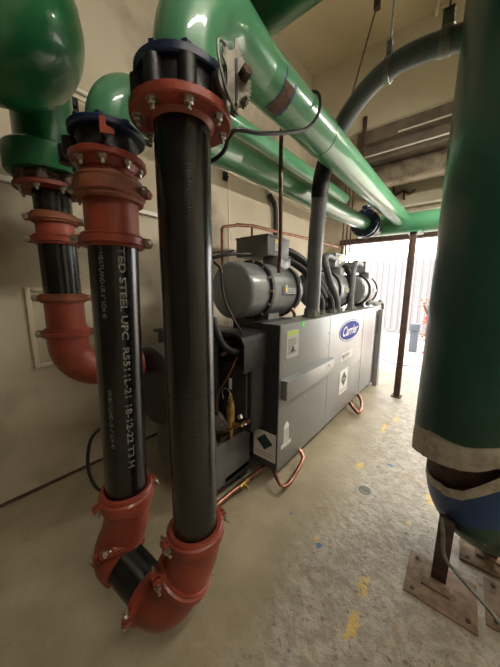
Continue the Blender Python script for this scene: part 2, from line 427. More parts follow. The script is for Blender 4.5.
bm = NB(); prism(bm, [(-.003, -.055), (.003, -.055), (.003, .05), (-.003, .05)], pc + uu*.012 + nrm*.004, uu, (0, 0, 1), .003)
obj('slot', bm, INK, vA, 0)
bm = NB(); lathe(bm, [(.017, 0), (.017, .022), (.012, .026)], pc + uu*.034 + V((0, 0, .018)) + nrm*.003, nrm, 6); obj('stem_nut', bm, RUSTY, vA, 0)
bm = NB(); tube(bm, spline([pc + uu*(-.022) + V((0, 0, .062)) + nrm*.01, pc + uu*(-.042) + V((0, 0, .066)) + nrm*.012, pc + uu*(-.046) + V((0, 0, .03)) + nrm*.014, pc + uu*(-.030) + V((0, 0, -.03)) + nrm*.016, pc + uu*(-.004) + V((0, 0, -.075)) + nrm*.014, pc + uu*.012 + V((0, 0, -.09)) + nrm*.012], 6), .0038, 8)
obj('handle_grip', bm, DULL, vA)
for (u_, z_) in ((.040, -.045), (.004, -.070)): bolt(vA, pc + uu*u_*K + V((0, 0, z_)) + nrm*.004, nrm, .009, .018, PLATEGREY)

vB = valve(B, 1.935, 1.994, .118, 'black lug butterfly valve under a blue flange, on the middle riser')
bm = NB(); lathe(bm, [(R6, 0), (.114, 0), (.118, .004), (.118, .018), (.114, .022), (.085, .023)], AZ(B, 1.995), (0, 0, 1), 48, cap=False)
for k in range(8):
    a = 2*PI*(k+.2)/8; lathe(bm, [(.013, 0), (.013, .011), (.009, .012)], AZ(B, 2.016)+V((math.cos(a)*.098, math.sin(a)*.098, 0)), (0, 0, 1), 6)
obj('blue_flange', bm, BLUE, vB)
bm = NB(); cyl(bm, AZ(B, 1.975)+V((.09, -.05, 0)), AZ(B, 1.975)+V((.125, -.07, -.005)), .009, 12); prism(bm, [(-.008, -.022), (.03, -.022), (.03, -.008), (.008, .0), (.008, .022), (-.008, .022)], AZ(B, 1.975)+V((.122, -.068, 0)), V((.5, .86, 0)), (0, 0, 1), .004)
obj('indicator_tab', bm, RED, vB)
vC = valve(C3, 1.986, 2.03, .15, 'soiled brown lug butterfly valve under the green collar, on the rear left riser')
vC.children[0].data.materials[0] = mat('soiled cast iron', (96, 76, 60), .7, c2=(50, 42, 38), scale=18, bump=.5)

# ================================================================== GREEN INSULATED PIPES
def pipe(name, label, pts, r, m, seg=40, cat='pipe', group=None):
    t = thing(name, label, cat, pts[0], group)
    bm = NB(); tube(bm, pts, r, seg); obj('insulation_jacket', bm, m, t); return t
MX, MZ = -.775, 2.398
mp = thing('insulated_pipe', 'thick bright green insulated main pipe running from the front riser to the far end', 'pipe', AZ(A, 2.13))
elb = arc3(AZ(A, 2.113)+V((.004, .018, 0)), AZ(A, MZ-.012)+V((.004, .018, 0)), (MX, .98, MZ), .245, 20)
bm = NB(); tube(bm, elb, lambda t: .092 + .009*min(1, t*1.5), 44); obj('elbow', bm, GREEN, mp)
bm = NB(); tube(bm, [(MX+.0, .90, MZ), (MX, 1.6, MZ), (MX-.005, 2.6, MZ+.012), (MX-.01, 4.2, MZ+.045)], .100, 44); obj('insulation_jacket', bm, GREEN, mp)
bm = NB()
for y in (.90, 1.62):
    bm = NB(); lathe(bm, [(.097, -.012), (.1022, -.008), (.1035, 0), (.1022, .008), (.097, .012)], (MX, y, MZ+.001), (0, 1, 0), 44, cap=False); obj('jacket_seam', bm, GREEN, mp)
bm = NB()                                                       # bare patch in the jacket
def patch(bm, c, R, a0, a1, y0, y1, mi, jit=.0):
    n = 14; vs = []
    for i in range(n+1):
        a = math.radians(a0 + (a1-a0)*i/n)
        w = [(c[0]+R*math.cos(a), y0 + random.uniform(-jit, jit), c[1]+R*math.sin(a)), (c[0]+R*math.cos(a), y1 + random.uniform(-jit, jit), c[1]+R*math.sin(a))]
        vs.append([bm.verts.new(p) for p in w])
    for a, b in zip(vs, vs[1:]): bm.faces.new([a[0], a[1], b[1], b[0]]).material_index = mi
patch(bm, (MX, MZ), .1018, -95, -20, 1.07, 1.14, 0, .006); patch(bm, (MX, MZ), .1014, -100, 62, 1.062, 1.071, 1, .004); patch(bm, (MX, MZ), .1014, -100, -10, 1.138, 1.150, 1, .004)
obj('bare_band', bm, [PATCH, BLUEEDGE], mp)['label'] = 'bare brown band edged in blue'

p2 = thing('insulated_pipe', 'green insulated pipe from the middle riser, passing below and left of the main pipe', 'pipe', AZ(B, 2.03))
PX, PZ = -1.075, 2.235
bm = NB(); tube(bm, arc3(AZ(B, 2.017)+V((.004, .018, 0)), AZ(B, 2.135)+V((.004, .018, 0)), (PX, 1.15, PZ-.011), .105, 18), .083, 40); obj('elbow', bm, GREEN, p2)
bm = NB(); tube(bm, [(PX, 1.1, PZ-.011), (PX, 1.6, PZ), (PX-.005, 2.6, PZ+.025), (PX-.02, 3.62, PZ+.09)], .080, 40); obj('insulation_jacket', bm, GREEN, p2)

bm = NB(); tube(bm, [(-1.6, 1.25, 2.80), (-1.6, 2.6, 2.835), (-1.6, 4.25, 2.865)], .072, 32)
tag(obj('insulated_pipe', bm, GREEN), 'slimmer green insulated pipe highest and nearest the left wall', 'pipe')

cp = thing('insulated_pipe', 'green insulated cross pipe over the far opening, carried on the dark post', 'pipe', (0, 4.25, 2.38))
bm = NB(); tube(bm, [(-1.35, 4.27, 2.40), (-.2, 4.27, 2.38), (2.9, 4.27, 2.38)], .135, 36); obj('insulation_jacket', bm, GREEN, cp)

bm = NB(); tube(bm, [(-1.02, 1.34, 3.03), (-.2, 1.34, 3.03), (2.9, 1.34, 3.03)], .15, 40)
lathe(bm, [(.15, 0), (.13, .05), (.09, .09), (0, .11)], (-1.02, 1.34, 3.03), (-1, 0, 0), 40)
tag(obj('insulated_pipe', bm, GREEN3), 'dark green insulated pipe crossing above the main pipe at the top edge', 'pipe')

gp = thing('insulated_pipe', 'large dark green header with a rounded end in the top left corner', 'pipe', (-1.43, .2, 2.4))
bm = NB(); hc = V((-1.405, .27, 2.465)); HR = .285
lathe(bm, [(HR, -2.3), (HR, 0)] + [(HR*math.cos(math.radians(a)), HR*math.sin(math.radians(a))) for a in (12, 24, 36, 48, 60, 72, 82, 90)], hc, (.12, .99, 0), 48)
obj('insulation_jacket', bm, GREEN3, gp)
gv = thing('insulated_pipe', 'short vertical dark green pipe with a wide collar above the rear left riser', 'pipe', AZ(C3, 2.03))
bm = NB(); cyl(bm, AZ(C3, 2.12), AZ(C3, 2.62), .125, 40); obj('insulation_jacket', bm, GREEN3, gv)
bm = NB(); lathe(bm, [(.10, 0), (.168, 0), (.174, .01), (.174, .105), (.165, .115), (.12, .117)], AZ(C3, 2.032), (0, 0, 1), 44, cap=False); obj('collar', bm, GREEN3, gv)

# blue flanged valve at the far end of pipe 2
fv = thing('flanged_valve', 'navy blue flanged valve joining the lower green pipe to the cross pipe', 'valve', (PX-.02, 3.62, PZ))
vc = V((PX-.02, 3.62, PZ+.095))
bm = NB(); lathe(bm, [(.10, 0), (.165, 0), (.165, .035), (.12, .037), (.12, .11), (.165, .112), (.165, .147), (.09, .149), (.09, .52)], vc, (0, 1, 0), 36)
obj('valve_body', bm, BLUE, fv)
bm = NB()
for k in range(8):
    a = 2*PI*k/8; cyl(bm, vc+V((math.cos(a)*.145, -.02, math.sin(a)*.145)), vc+V((math.cos(a)*.145, .17, math.sin(a)*.145)), .010, 8)
obj('stud', bm, DULL, fv)
bm = NB(); cyl(bm, vc+V((0, .065, .09)), vc+V((0, .065, .2)), .03, 16); lathe(bm, [(.055, 0), (.055, .02)], vc+V((0, .065, .19)), (0, 0, 1), 20); obj('gear_head', bm, BLUE, fv)

# black cable slung round the valve and the main pipe
pts = [V((-.81, .74, 1.968)), V((-.756, .74, 1.973)), V((-.72, .74, 1.989)), V((-.70, .74, 2.018)), V((-.672, .755, 2.04)), V((-.64, .86, 2.062)), V((-.64, 1.127, 2.181)), V((-.635, 1.24, 2.262)), V((-.645, 1.32, 2.36)), V((-.68, 1.37, 2.46)), V((-.74, 1.40, 2.508)), V((-.82, 1.41, 2.50)), V((-.885, 1.41, 2.42))]
bm = NB(); tube(bm, spline(pts, 6), .0075, 10)
tag(obj('cable', bm, RUBBER), 'black cable slung from the front valve around the green main pipe', 'cable')

# ================================================================== BIG GREY CONDUIT WITH HANGERS
hz = [(-1.012, 2.10, 1.28), (-1.000, 2.08, 1.50), (-.965, 2.0, 1.80), (-.928, 1.95, 2.08), (-.90, 1.92, 2.29), (-.835, 1.90, 2.46), (-.74, 1.9, 2.61), (-.625, 1.9, 2.72), (-.51, 1.9, 2.78), (-.37, 1.9, 2.80), (-.15, 1.9, 2.77), (.3, 1.9, 2.68), (.9, 1.9, 2.66)]
hp = spline(hz, 8)
gc = thing('flexible_conduit', 'thick grey flexible conduit rising from the machine and arching under the ceiling', 'conduit', hz[0])
bm = NB(); tube(bm, hp, .057, 32)
obj('hose', bm, HOSE, gc)
bm = NB(); tube(bm, [p for p in hp if p.z > 2.14 and p.z < 2.40], .060, 32); obj('black_tape', bm, RUBBER, gc)
bm = NB(); lathe(bm, [(.082, 0), (.082, .018), (.07, .02), (.07, .05), (.06, .055)], (-1.015, 2.10, 1.262), (0, 0, 1), 8); lathe(bm, [(.064, .05), (.064, .075)], (-1.015, 2.10, 1.262), (0, 0, 1), 24)
obj('gland_nut', bm, DULL, gc)
def hanger(x, zc, label, top=4.9, rod=True, w=.03):
    t = thing('pipe_hanger', label, 'hanger', (x, 1.9, zc), 'hangers on the grey conduit')
    bm = NB(); lathe(bm, [(.058, -w/2), (.066, -w/2), (.066, w/2), (.058, w/2)], (x, 1.9, zc), (1, 0, -.12), 28, cap=False)
    box(bm, (x-w/2, 1.9-.022, zc+.055), (x+w/2, 1.9-.014, zc+.14)); box(bm, (x-w/2, 1.9+.014, zc+.055), (x+w/2, 1.9+.022, zc+.14)); box(bm, (x-w/2, 1.9-.022, zc+.128), (x+w/2, 1.9+.022, zc+.14))
    cyl(bm, (x, 1.9-.03, zc+.085), (x, 1.9+.03, zc+.085), .007, 8)
    obj('clevis', bm, DULL, t)
    bm = NB(); cyl(bm, (x, 1.9, zc+.08), (x, 1.9, top), .006, 8); obj('rod', bm, DULL if rod else RUSTY, t)
hanger(-.50, 2.778, 'galvanised clevis hanger and rod near the top of the grey conduit arch')
hanger(-.225, 2.787, 'wide clevis hanger on the grey conduit beside the green tank', rod=False, w=.05)
bm = NB(); cyl(bm, (-.965, 2.42, 2.85), (-1.10, 3.52, 4.55), .008, 8)
box(bm, (-1.13, 3.50, 4.53), (-1.07, 3.56, 4.9), bev=.003)
tag(obj('hanger_rod', bm, RUSTY), 'thin dark slanting rod from the ceiling down behind the conduit', 'rod')
bm = NB(); tube(bm, spline([(-1.48, 3.25, 4.9), (-1.48, 3.25, 4.72), (-1.45, 3.22, 4.66), (-1.42, 3.25, 4.70)], 5), .010, 8)
tag(obj('ceiling_hook', bm, RUSTY), 'small dark hook hanging from the ceiling', 'hook')
bm = NB(); cyl(bm, (-.50, 3.55, 4.84), (-.66, 4.42, 4.84), .02, 12)
tag(obj('ceiling_conduit', bm, BEAM), 'cream painted conduit fixed to the ceiling near the tank', 'conduit')

# vertical brown tube coming up from the first compressor
bm = NB(); tube(bm, spline([(-1.08, 1.66, 1.62), (-1.02, 1.58, 1.8), (-.955, 1.47, 2.05), (-.955, 1.46, 2.3), (-.96, 1.47, 2.44)], 6), .0125, 12)
tag(obj('vent_tube', bm, BROWNPIPE), 'thin brown tube rising from the first compressor past the green pipes', 'tube')

# ================================================================== CHILLER
ch = thing('water_chiller', 'long grey industrial water chiller with three compressors and a blue oval badge', 'chiller', (-1.5, 2.6, 0))
FX = -.948
def PY(u0, v0): return lambda u, v: V((FX+.0022, u0+u, v0+v))
# power panel
bm = NB(); box(bm, (-1.19, 1.50, .15), (FX, 3.95, 1.257), bev=.004)
pp = obj('power_panel', bm, [PANEL], ch)
bm = NB(); box(bm, (-1.188, 1.494, .152), (FX-.004, 1.50, 1.255)); obj('panel_end', bm, DGREY, ch)['label'] = 'dark grey end of the panel'
bm = NB()                                                        # seams and screws on the front
for y in (2.36, 3.42):
    bm = NB(); box(bm, (FX-.001, y-.002, .16), (FX+.0012, y+.002, 1.25)); obj('door_seam', bm, DGREY, pp)
bm = NB()
for (y, z) in ((1.55, .95), (1.55, 1.2), (1.9, .62), (2.33, 1.1), (2.33, .98), (2.33, .5), (1.9, .25), (2.6, .2), (3.0, .2), (3.38, .6), (3.38, 1.0), (1.75, .79), (2.2, .8)):
    lathe(bm, [(.006, 0), (.006, .004), (.003, .006)], (FX, y, z), (1, 0, 0), 8)
obj('screw', bm, STEEL, pp)
bm = NB(); box(bm, (FX-.002, 1.515, .715), (FX+.055, 2.38, .855), bev=.006); box(bm, (FX-.002, 1.515, .853), (FX+.06, 2.385, .861)); obj('wiring_duct_cover', bm, PANEL, pp)
bm = NB(); box(bm, (FX+.002, 2.25, .80), (FX+.058, 2.27, .83)); obj('cover_latch', bm, STEEL, pp)
def plate(name, y0, y1, z0, z1, mi, label, parent=pp):
    bm = NB(); box(bm, (FX-.001, y0, z0), (FX+.002, y1, z1), mi); o = None; return bm
bm = plate('', 1.58, 1.755, 1.0, 1.205, 0, ''); box(bm, (FX, 1.585, 1.165), (FX+.0025, 1.75, 1.20), 1)
for k in range(9): box(bm, (FX, 1.60, 1.135-k*.013), (FX+.0026, 1.60+random.uniform(.08, .13), 1.139-k*.013), 2)
prism(bm, [(-.03, -.02), (.03, -.02), (0, .03)], (FX+.002, 1.67, 1.06), (0, 1, 0), (0, 0, 1), .002, 2)
o = obj('warning_label', bm, [mat('grey label', (150, 150, 140), .5), LGREEN, INK], pp, 0); o['label'] = 'grey instruction label with an olive header'
bm = NB(); box(bm, (FX-.001, 1.80, 1.215), (FX+.0022, 1.835, 1.255)); obj('tab_sticker', bm, mat('bright green sticker', (60, 220, 60), .5), pp, 0)
# oval badge
bc = (2.93, 1.055); ea, eb = .33, .118
def oval(bm, a, b, x, mi):
    prism(bm, [(a*math.cos(2*PI*k/56), b*math.sin(2*PI*k/56)) for k in range(56)], (x, bc[0], bc[1]), (0, 1, 0), (0, 0, 1), .002, mi)
bm = NB(); oval(bm, ea, eb, FX+.001, 0); oval(bm, ea*.975, eb*.94, FX+.002, 1); oval(bm, ea*.93, eb*.84, FX+.003, 0); oval(bm, ea*.91, eb*.80, FX+.004, 0)
textbm(bm, 'Carrier', .142, lambda u, v: V((FX+.0058, bc[0]-.012+u, bc[1]-.045+v)), shear=.35, mi=1, bold=.003, align='CENTER', sx=1.14)
o = obj('oval_badge', bm, [NAVY, WHITE], pp, 0); o['label'] = 'blue oval badge lettered in white'
bm = plate('', 2.70, 3.06, .735, .825, 0, '')
textbm(bm, 'AquaForce', .058, lambda u, v: V((FX+.0026, 2.715+u, .773+v)), mi=1, bold=.001, sx=.95)
textbm(bm, 'LIQUID CHILLER', .028, lambda u, v: V((FX+.0026, 2.735+u, .745+v)), mi=1)
o = obj('name_sticker', bm, [WHITE, INK], pp, 0); o['label'] = 'white rectangular sticker with dark lettering'
bm = plate('', 2.70, 2.95, .36, .63, 0, '')
prism(bm, [(-.085, 0), (0, -.085), (.085, 0), (0, .085)], (FX+.002, 2.825, .52), (0, 1, 0), (0, 0, 1), .002, 1)
textbm(bm, 'R-134a', .04, lambda u, v: V((FX+.0036, 2.755+u, .507+v)), mi=0)
textbm(bm, 'REFRIGERANT', .03, lambda u, v: V((FX+.0026, 2.715+u, .385+v)), mi=1)
o = obj('diamond_sticker', bm, [WHITE, DIAM], pp, 0); o['label'] = 'white sticker with a dark diamond'
bm = plate('', 1.545, 1.685, .305, .335, 0, ''); box(bm, (FX-.001, 1.58, .345), (FX+.002, 1.65, .475), 0); prism(bm, [(-.035, 0), (.035, 0), (0, .035)], (FX+.001, 1.615, .475), (0, 1, 0), (0, 0, 1), .002, 0)
for k in range(8): box(bm, (FX, 1.585, .355+k*.013), (FX+.0026, 1.645, .359+k*.013), 1)
textbm(bm, 'READ FIRST', .02, lambda u, v: V((FX+.0026, 1.553+u, .312+v)), mi=1)
o = obj('notice_sticker', bm, [WHITE, INK], pp, 0); o['label'] = 'small white notice sticker low on the panel'
# far frame post of the panel
bm = NB(); box(bm, (-1.19, 3.955, .17), (FX-.01, 4.02, 1.25), bev=.003); box(bm, (-1.15, 4.05, .05), (-1.0, 4.42, 1.18), bev=.004)
obj('end_cabinet', bm, PANEL, ch)
bm = NB(); box(bm, (-1.0, 4.1, .85), (-.985, 4.38, 1.12)); obj('access_opening', bm, INK, ch)
bm = NB(); box(bm, (-1.0, 4.3, 0), (-.93, 4.44, 1.2), bev=.003); obj('frame_post', bm, mat('pale frame paint', (150, 148, 152), .4), ch)
# end label on the -Y side
bm = NB(); box(bm, (-1.165, 1.489, .212), (-.962, 1.4942, .438), 0)
prism(bm, [(-.075, 0), (0, -.065), (.075, 0), (0, .065)], (-1.06, 1.4885, .355), (1, 0, 0), (0, 0, 1), .002, 1)
textbm(bm, 'R-134a', .034, lambda u, v: V((-1.115+u, 1.4868, .345+v)), mi=2)
textbm(bm, 'CONTAINS REFRIGERANT', .0155, lambda u, v: V((-1.15+u, 1.4885, .262+v)), mi=2); textbm(bm, 'DO NOT OPEN PANEL', .0155, lambda u, v: V((-1.15+u, 1.4885, .24+v)), mi=2)
o = obj('refrigerant_placard', bm, [WHITE, DIAM, INK], pp, 0); o['label'] = 'white placard with a dark teal diamond'

# shells and end castings behind the risers
bm = NB()
lathe(bm, [(0, 0), (.20, 0), (.27, .02), (.29, .05), (.29, .10)], (-1.62, 1.02, .78), (0, 1, 0), 48)
cyl(bm, (-1.62, 1.10, .78), (-1.62, 4.3, .78), .27, 48)
obj('evaporator_shell', bm, FOAM, ch)
bm = NB(); box(bm, (-2.02, 1.22, .60), (-1.30, 1.27, 1.16), bev=.02); box(bm, (-2.05, 1.20, 1.13), (-1.3, 1.75, 1.155), bev=.004)
obj('tube_sheet', bm, DGREY, ch)
bm = NB(); lathe(bm, [(0, 0), (.12, .0), (.22, .03), (.275, .08), (.285, .16), (.285, .18)], (-1.48, .95, .37), (0, 1, 0), 48); cyl(bm, (-1.48, 1.13, .37), (-1.48, 4.3, .37), .26, 48)
obj('condenser_shell', bm, CPAINT, ch)
bm = NB()
box(bm, (-1.25, 1.19, .08), (-1.19, 4.3, .16), bev=.006); box(bm, (-1.80, 4.2, 0), (-1.2, 4.3, 1.2), bev=.01)
for y in (1.45, 2.9, 4.2): box(bm, (-1.75, y-.05, 0), (-1.23, y+.05, .12), bev=.004)
obj('support_frame', bm, DGREY, ch)
bm = NB(); box(bm, (-1.80, 1.06, .09), (-1.19, 1.49, .44), bev=.03); obj('water_box', bm, CPAINT, ch)
bm = NB(); lathe(bm, [(0, 0), (.2, 0), (.27, .03), (.28, .08), (.28, .4)], (-1.60, .88, .84), (0, 1, 0), 48); obj('evaporator_head', bm, DGREY, ch)
# black insulated economiser at the near end
bm = NB(); box(bm, (-1.40, 1.30, .50), (-1.04, 1.49, 1.10), bev=.03); obj('economizer', bm, FOAM, ch)
bm = NB()                                                        # open insulated hood on top, U-shaped section, open to the camera
hood = [(-1.36, 1.0), (-1.36, 1.15), (-1.33, 1.195), (-1.28, 1.215), (-1.12, 1.215), (-1.06, 1.195), (-1.035, 1.15), (-1.035, .98)]
inn = [(x*.93-.084, z-.022) for x, z in hood]
pl = hood + inn[::-1]
vsA = [bm.verts.new((x, 1.22, z)) for x, z in pl]; vsB = [bm.verts.new((x, 1.492, z)) for x, z in pl]; n = len(pl); hN = len(hood)
for i in range(n-1): bm.faces.new([vsA[i], vsA[i+1], vsB[i+1], vsB[i]])
for vs in (vsA, vsB):
    for i in range(hN-1): bm.faces.new([vs[i], vs[i+1], vs[n-2-i], vs[n-1-i]])
bm.faces.new([vsA[0], vsA[n-1], vsB[n-1], vsB[0]])
obj('insulated_hood', bm, FOAM, ch)
bm = NB(); box(bm, (-1.34, 1.28, .62), (-1.07, 1.30, .99), bev=.006); obj('access_plate', bm, DGREY, ch)
bm = NB(); box(bm, (-1.225, 1.276, .80), (-1.20, 1.281, .88), 0); obj('data_plate', bm, WHITE, ch)
bm = NB(); tube(bm, spline([(-1.5, 1.15, 1.10), (-1.4, 1.2, 1.13), (-1.3, 1.3, 1.13), (-1.15, 1.42, 1.12)], 5), .018, 12); tube(bm, spline([(-1.25, 1.23, 1.05), (-1.18, 1.3, 1.10), (-1.1, 1.4, 1.11)], 5), .014, 12)
obj('refrigerant_line', bm, BROWNPIPE, ch)
bm = NB(); tube(bm, spline([(-1.229, 1.140, 1.315), (-1.195, 1.140, 1.228), (-1.150, 1.155, 1.145), (-1.10, 1.20, 1.105), (-1.10, 1.28, 1.11), (-1.12, 1.38, 1.12)], 6), .023, 14); obj('insulated_line', bm, RUBBER, ch)
# expansion valve
ev = V((-1.135, 1.20, 0))
bm = NB(); lathe(bm, [(0, .49), (.008, .49), (.011, .51), (.014, .53), (.014, .575), (.022, .59), (.022, .62), (.027, .63), (.027, .72), (.023, .735), (.023, .76), (.010, .768), (.013, .785), (.008, .81), (0, .82)], ev, (0, 0, 1), 18)
cyl(bm, ev+V((-.01, 0, .60)), ev+V((.10, 0, .62)), .011, 14)
exv = obj('expansion_valve', bm, BRASS, ch)
bm = NB(); tube(bm, spline([ev+V((-.14, -.02, .50)), ev+V((-.09, -.02, .505)), ev+V((-.04, -.01, .53)), ev+V((.02, 0, .575)), ev+V((.09, .03, .62)), ev+V((.12, .05, .64))], 6), .011, 14); obj('valve_tube', bm, COPPER, exv)
bm = NB(); lathe(bm, [(.014, 0), (.014, .022)], ev+V((.085, .025, .617)), (.6, .2, .3), 12); lathe(bm, [(.014, 0), (.014, .022)], ev+V((.06, .01, .66)), (.6, .2, .3), 12); obj('compression_nut', bm, STEEL, exv)
bm = NB()
for k in range(3):
    a0 = k*.7; tube(bm, [ev + V((-.03, -.03, .575+.006*k)) + V((.030*math.cos(a), .022*math.sin(a), .012*math.sin(a+a0))) for a in [2*PI*i/20 for i in range(20)]], .003, 8)
obj('steel_capillary', bm, STEEL, exv); bm = NB(); tube(bm, spline([ev+V((.0, -.02, .78)), ev+V((.01, -.02, .83)), ev+V((-.03, -.02, .85)), ev+V((-.06, -.02, .82)), ev+V((-.05, -.02, .77))], 6), .0028, 8)
obj('steel_capillary', bm, STEEL, exv)
bm = NB(); tube(bm, spline([(-1.007, 1.120, 1.101), (-1.040, 1.120, 1.040), (-1.100, 1.120, 0.937), (-1.164, 1.120, 0.842), (-1.185, 1.120, 0.725), (-1.139, 1.120, 0.669), (-1.086, 1.120, 0.646)], 6), .0038, 8)
obj('copper_capillary', bm, COPPER, ch)
bm = NB(); box(bm, (-1.45, 1.15, .46), (-1.19, 1.48, .49)); obj('drip_tray', bm, INK, ch)

# compressors
def compressor(y0, first):
    bm = NB(); X0, Z0, R0 = -1.30, 1.485, .225
    lathe(bm, [(0, .085), (.178, .087), (.192, .091), (.202, .103), (.206, .12), (.206, .30)], (X0, y0, Z0), (0, 1, 0), 48)
    lathe(bm, [(.20, .30), (.212, .32), (.215, .34), (.215, .66), (.222, .68), (.222, .72), (.21, .78), (.18, .84), (.10, .88), (0, .89)], (X0, y0, Z0), (0, 1, 0), 48)
    box(bm, (X0-.12, y0+.40, Z0-.34), (X0+.12, y0+.55, Z0-.15)); box(bm, (X0+.14, y0+.44, Z0-.03), (X0+.222, y0+.62, Z0+.03), bev=.008)
    lathe(bm, [(.075, 0), (.075, .10)], (X0+.02, y0+.60, Z0+.19), (0, 0, 1), 24); box(bm, (X0-.02, y0+.50, Z0+.15), (X0+.13, y0+.70, Z0+.27), bev=.01)
    c = obj('compressor', bm, CGREY, ch)
    bm = NB()
    for (yy, rr, ww) in ((.295, .230, .034), (.66, .232, .03)):
        lathe(bm, [(rr-.03, 0), (rr, .002), (rr, ww-.002), (rr-.03, ww)], (X0, y0+yy, Z0), (0, 1, 0), 48, cap=False); obj('flange_ring', bm, DGREY, c); bm = NB()
    bm.free()
    for k in range(14 if first else 0):
        a = 2*PI*k/14; p = V((X0+.219*math.cos(a), y0+.295, Z0+.219*math.sin(a))); bolt(c, p, (0, -1, 0), .008, .008, STEEL)
    bm = NB(); box(bm, (X0-.22, y0+.40, 1.755), (X0+.10, y0+.71, 1.905), bev=.004); box(bm, (X0-.225, y0+.395, 1.893), (X0+.105, y0+.715, 1.91), bev=.002)
    obj('terminal_box', bm, CGREY if not first else [mat('terminal box grey', (112, 112, 114), .45)], c)
    bm = NB(); box(bm, (X0+.100, y0+.50, 1.80), (X0+.1025, y0+.575, 1.878), 0); box(bm, (X0+.1005, y0+.50, 1.865), (X0+.1035, y0+.575, 1.885), 1)
    for k in range(6): box(bm, (X0+.101, y0+.508, 1.81+k*.008), (X0+.1031, y0+.56, 1.813+k*.008), 2)
    obj('warning_label', bm, [WHITE, YEL, INK], c, 0)
    bm = NB(); box(bm, (X0+.220, y0+.49, 1.462), (X0+.226, y0+.625, 1.505), 0); box(bm, (X0+.224, y0+.465, 1.47), (X0+.2275, y0+.495, 1.53), 0); box(bm, (X0+.227, y0+.47, 1.485), (X0+.2285, y0+.49, 1.51), 1); box(bm, (X0+.130, y0+.52, 1.675), (X0+.134, y0+.58, 1.735), 0)
    for k in range(3): box(bm, (X0+.225, y0+.505, 1.472+k*.01), (X0+.2269, y0+.59, 1.475+k*.01), 2)
    obj('name_plate', bm, [mat('plate grey', (175, 178, 176), .4), YEL, INK], c, 0)
    return c
compressor(1.285, True); compressor(2.62, False); compressor(3.80, False)
DULLG = mat('dark grey conduit', (84, 86, 88), .45, c2=(66, 68, 70), scale=20)
H1 = [(-1.19, 2.95, 1.83), (-1.12, 2.62, 1.83), (-1.08, 2.46, 1.77), (-1.06, 2.56, 1.58), (-1.05, 2.72, 1.42), (-1.04, 2.76, 1.27)]
H2 = [(-1.19, 3.95, 1.84), (-1.12, 3.50, 1.83), (-1.08, 3.30, 1.74), (-1.06, 3.22, 1.48), (-1.05, 3.18, 1.27)]
# black motor leads and pump hoses along the panel top
def hose(pts, r, m=None, name='motor_conduit', ribbed=False):
    P = spline(pts, 10); bm = NB()
    tube(bm, P, (lambda t: r*(1+.10*(int(t*len(P)*1.0) % 2))) if ribbed else r, 14)
    o = obj(name, bm, m or HOSE, ch)
    bm = NB(); lathe(bm, [(r*1.5, 0), (r*1.5, .02), (r*1.25, .022), (r*1.25, .045)], (pts[-1][0], pts[-1][1], 1.258), (0, 0, 1), 8); obj('conduit_gland', bm, DULL, ch); return o
hose(H1, .034, DULLG)
hose([(-1.35, 2.35, 1.75), (-1.25, 2.42, 1.66), (-1.14, 2.50, 1.52), (-1.08, 2.62, 1.42), (-1.05, 2.64, 1.27)], .034, RUBBER)
hose([(-1.20, 2.35, 1.55), (-1.14, 2.38, 1.50), (-1.08, 2.42, 1.40), (-1.07, 2.42, 1.27)], .030, RUBBER, ribbed=True)
hose([(-1.24, 2.30, 1.62), (-1.18, 2.30, 1.56), (-1.12, 2.28, 1.40), (-1.10, 2.28, 1.27)], .030, DULL, ribbed=True)
hose(H2, .036, DULLG)
hose([(-1.3, 3.3, 1.74), (-1.18, 3.28, 1.76), (-1.10, 3.26, 1.66), (-1.08, 3.25, 1.45), (-1.06, 3.25, 1.27)], .038, RUBBER)
for k, (z, y) in enumerate(((1.80, 2.02), (1.72, 2.05))):
    bm = NB(); tube(bm, spline([(-1.33, y, z+.05), (-1.22, y+.12, z), (-1.12, y+.3, z-.14), (-1.10, y+.5, z-.30)], 8), .034, 14); obj('motor_conduit', bm, RUBBER, ch)
bm = NB(); P = [V((-1.0, 3.7+.7*t/40, 1.31+.02*math.sin(t/6))) for t in range(41)]; tube(bm, P, lambda t: .026+.006*(int(t*40) % 2), 12); tube(bm, spline([(-1.0, 4.4, 1.31), (-.98, 4.47, 1.28), (-.97, 4.48, 1.1)], 5), .022, 12); obj('armoured_conduit', bm, DULL, ch)
bm = NB(); box(bm, (-1.55, 1.50, 1.10), (-1.19, 4.2, 1.14), bev=.004); box(bm, (-1.48, 1.28, 1.17), (-1.22, 1.32, 1.21), bev=.003); box(bm, (-1.5, 1.62, 1.14), (-1.1, 1.70, 1.26), bev=.004)
box(bm, (-1.19, 1.49, 1.20), (-1.10, 1.9, 1.262)); obj('compressor_rail', bm, DGREY, ch)
bm = NB(); tube(bm, spline([(-1.243, 1.170, 1.663), (-1.182, 1.170, 1.612), (-1.175, 1.170, 1.521), (-1.142, 1.170, 1.412), (-1.090, 1.19, 1.305), (-1.07, 1.24, 1.222)], 8), .0075, 10); obj('sensor_cable', bm, RUBBER, ch)
bm = NB(); tube(bm, spline([(-1.10, 1.95, 1.27), (-1.10, 1.94, 1.30), (-1.12, 1.93, 1.34)], 5), .014, 10); obj('copper_stub', bm, COPPER, ch)
bm = NB(); tube(bm, spline([(-1.45, 1.26, 1.66), (-1.4, 1.28, 1.70), (-1.34, 1.40, 1.74), (-1.30, 1.6, 1.76)], 6), .012, 10); tube(bm, spline([(-1.48, 1.3, 1.55), (-1.45, 1.26, 1.72), (-1.38, 1.5, 1.78)], 6), .008, 10); obj('motor_cable', bm, RUBBER, ch)
bm = NB(); box(bm, (-1.46, 1.22, 1.05), (-1.40, 1.28, 1.62), bev=.004); obj('control_post', bm, DGREY, ch)
for k in range(16):
    z = .66+.028*k
    pass
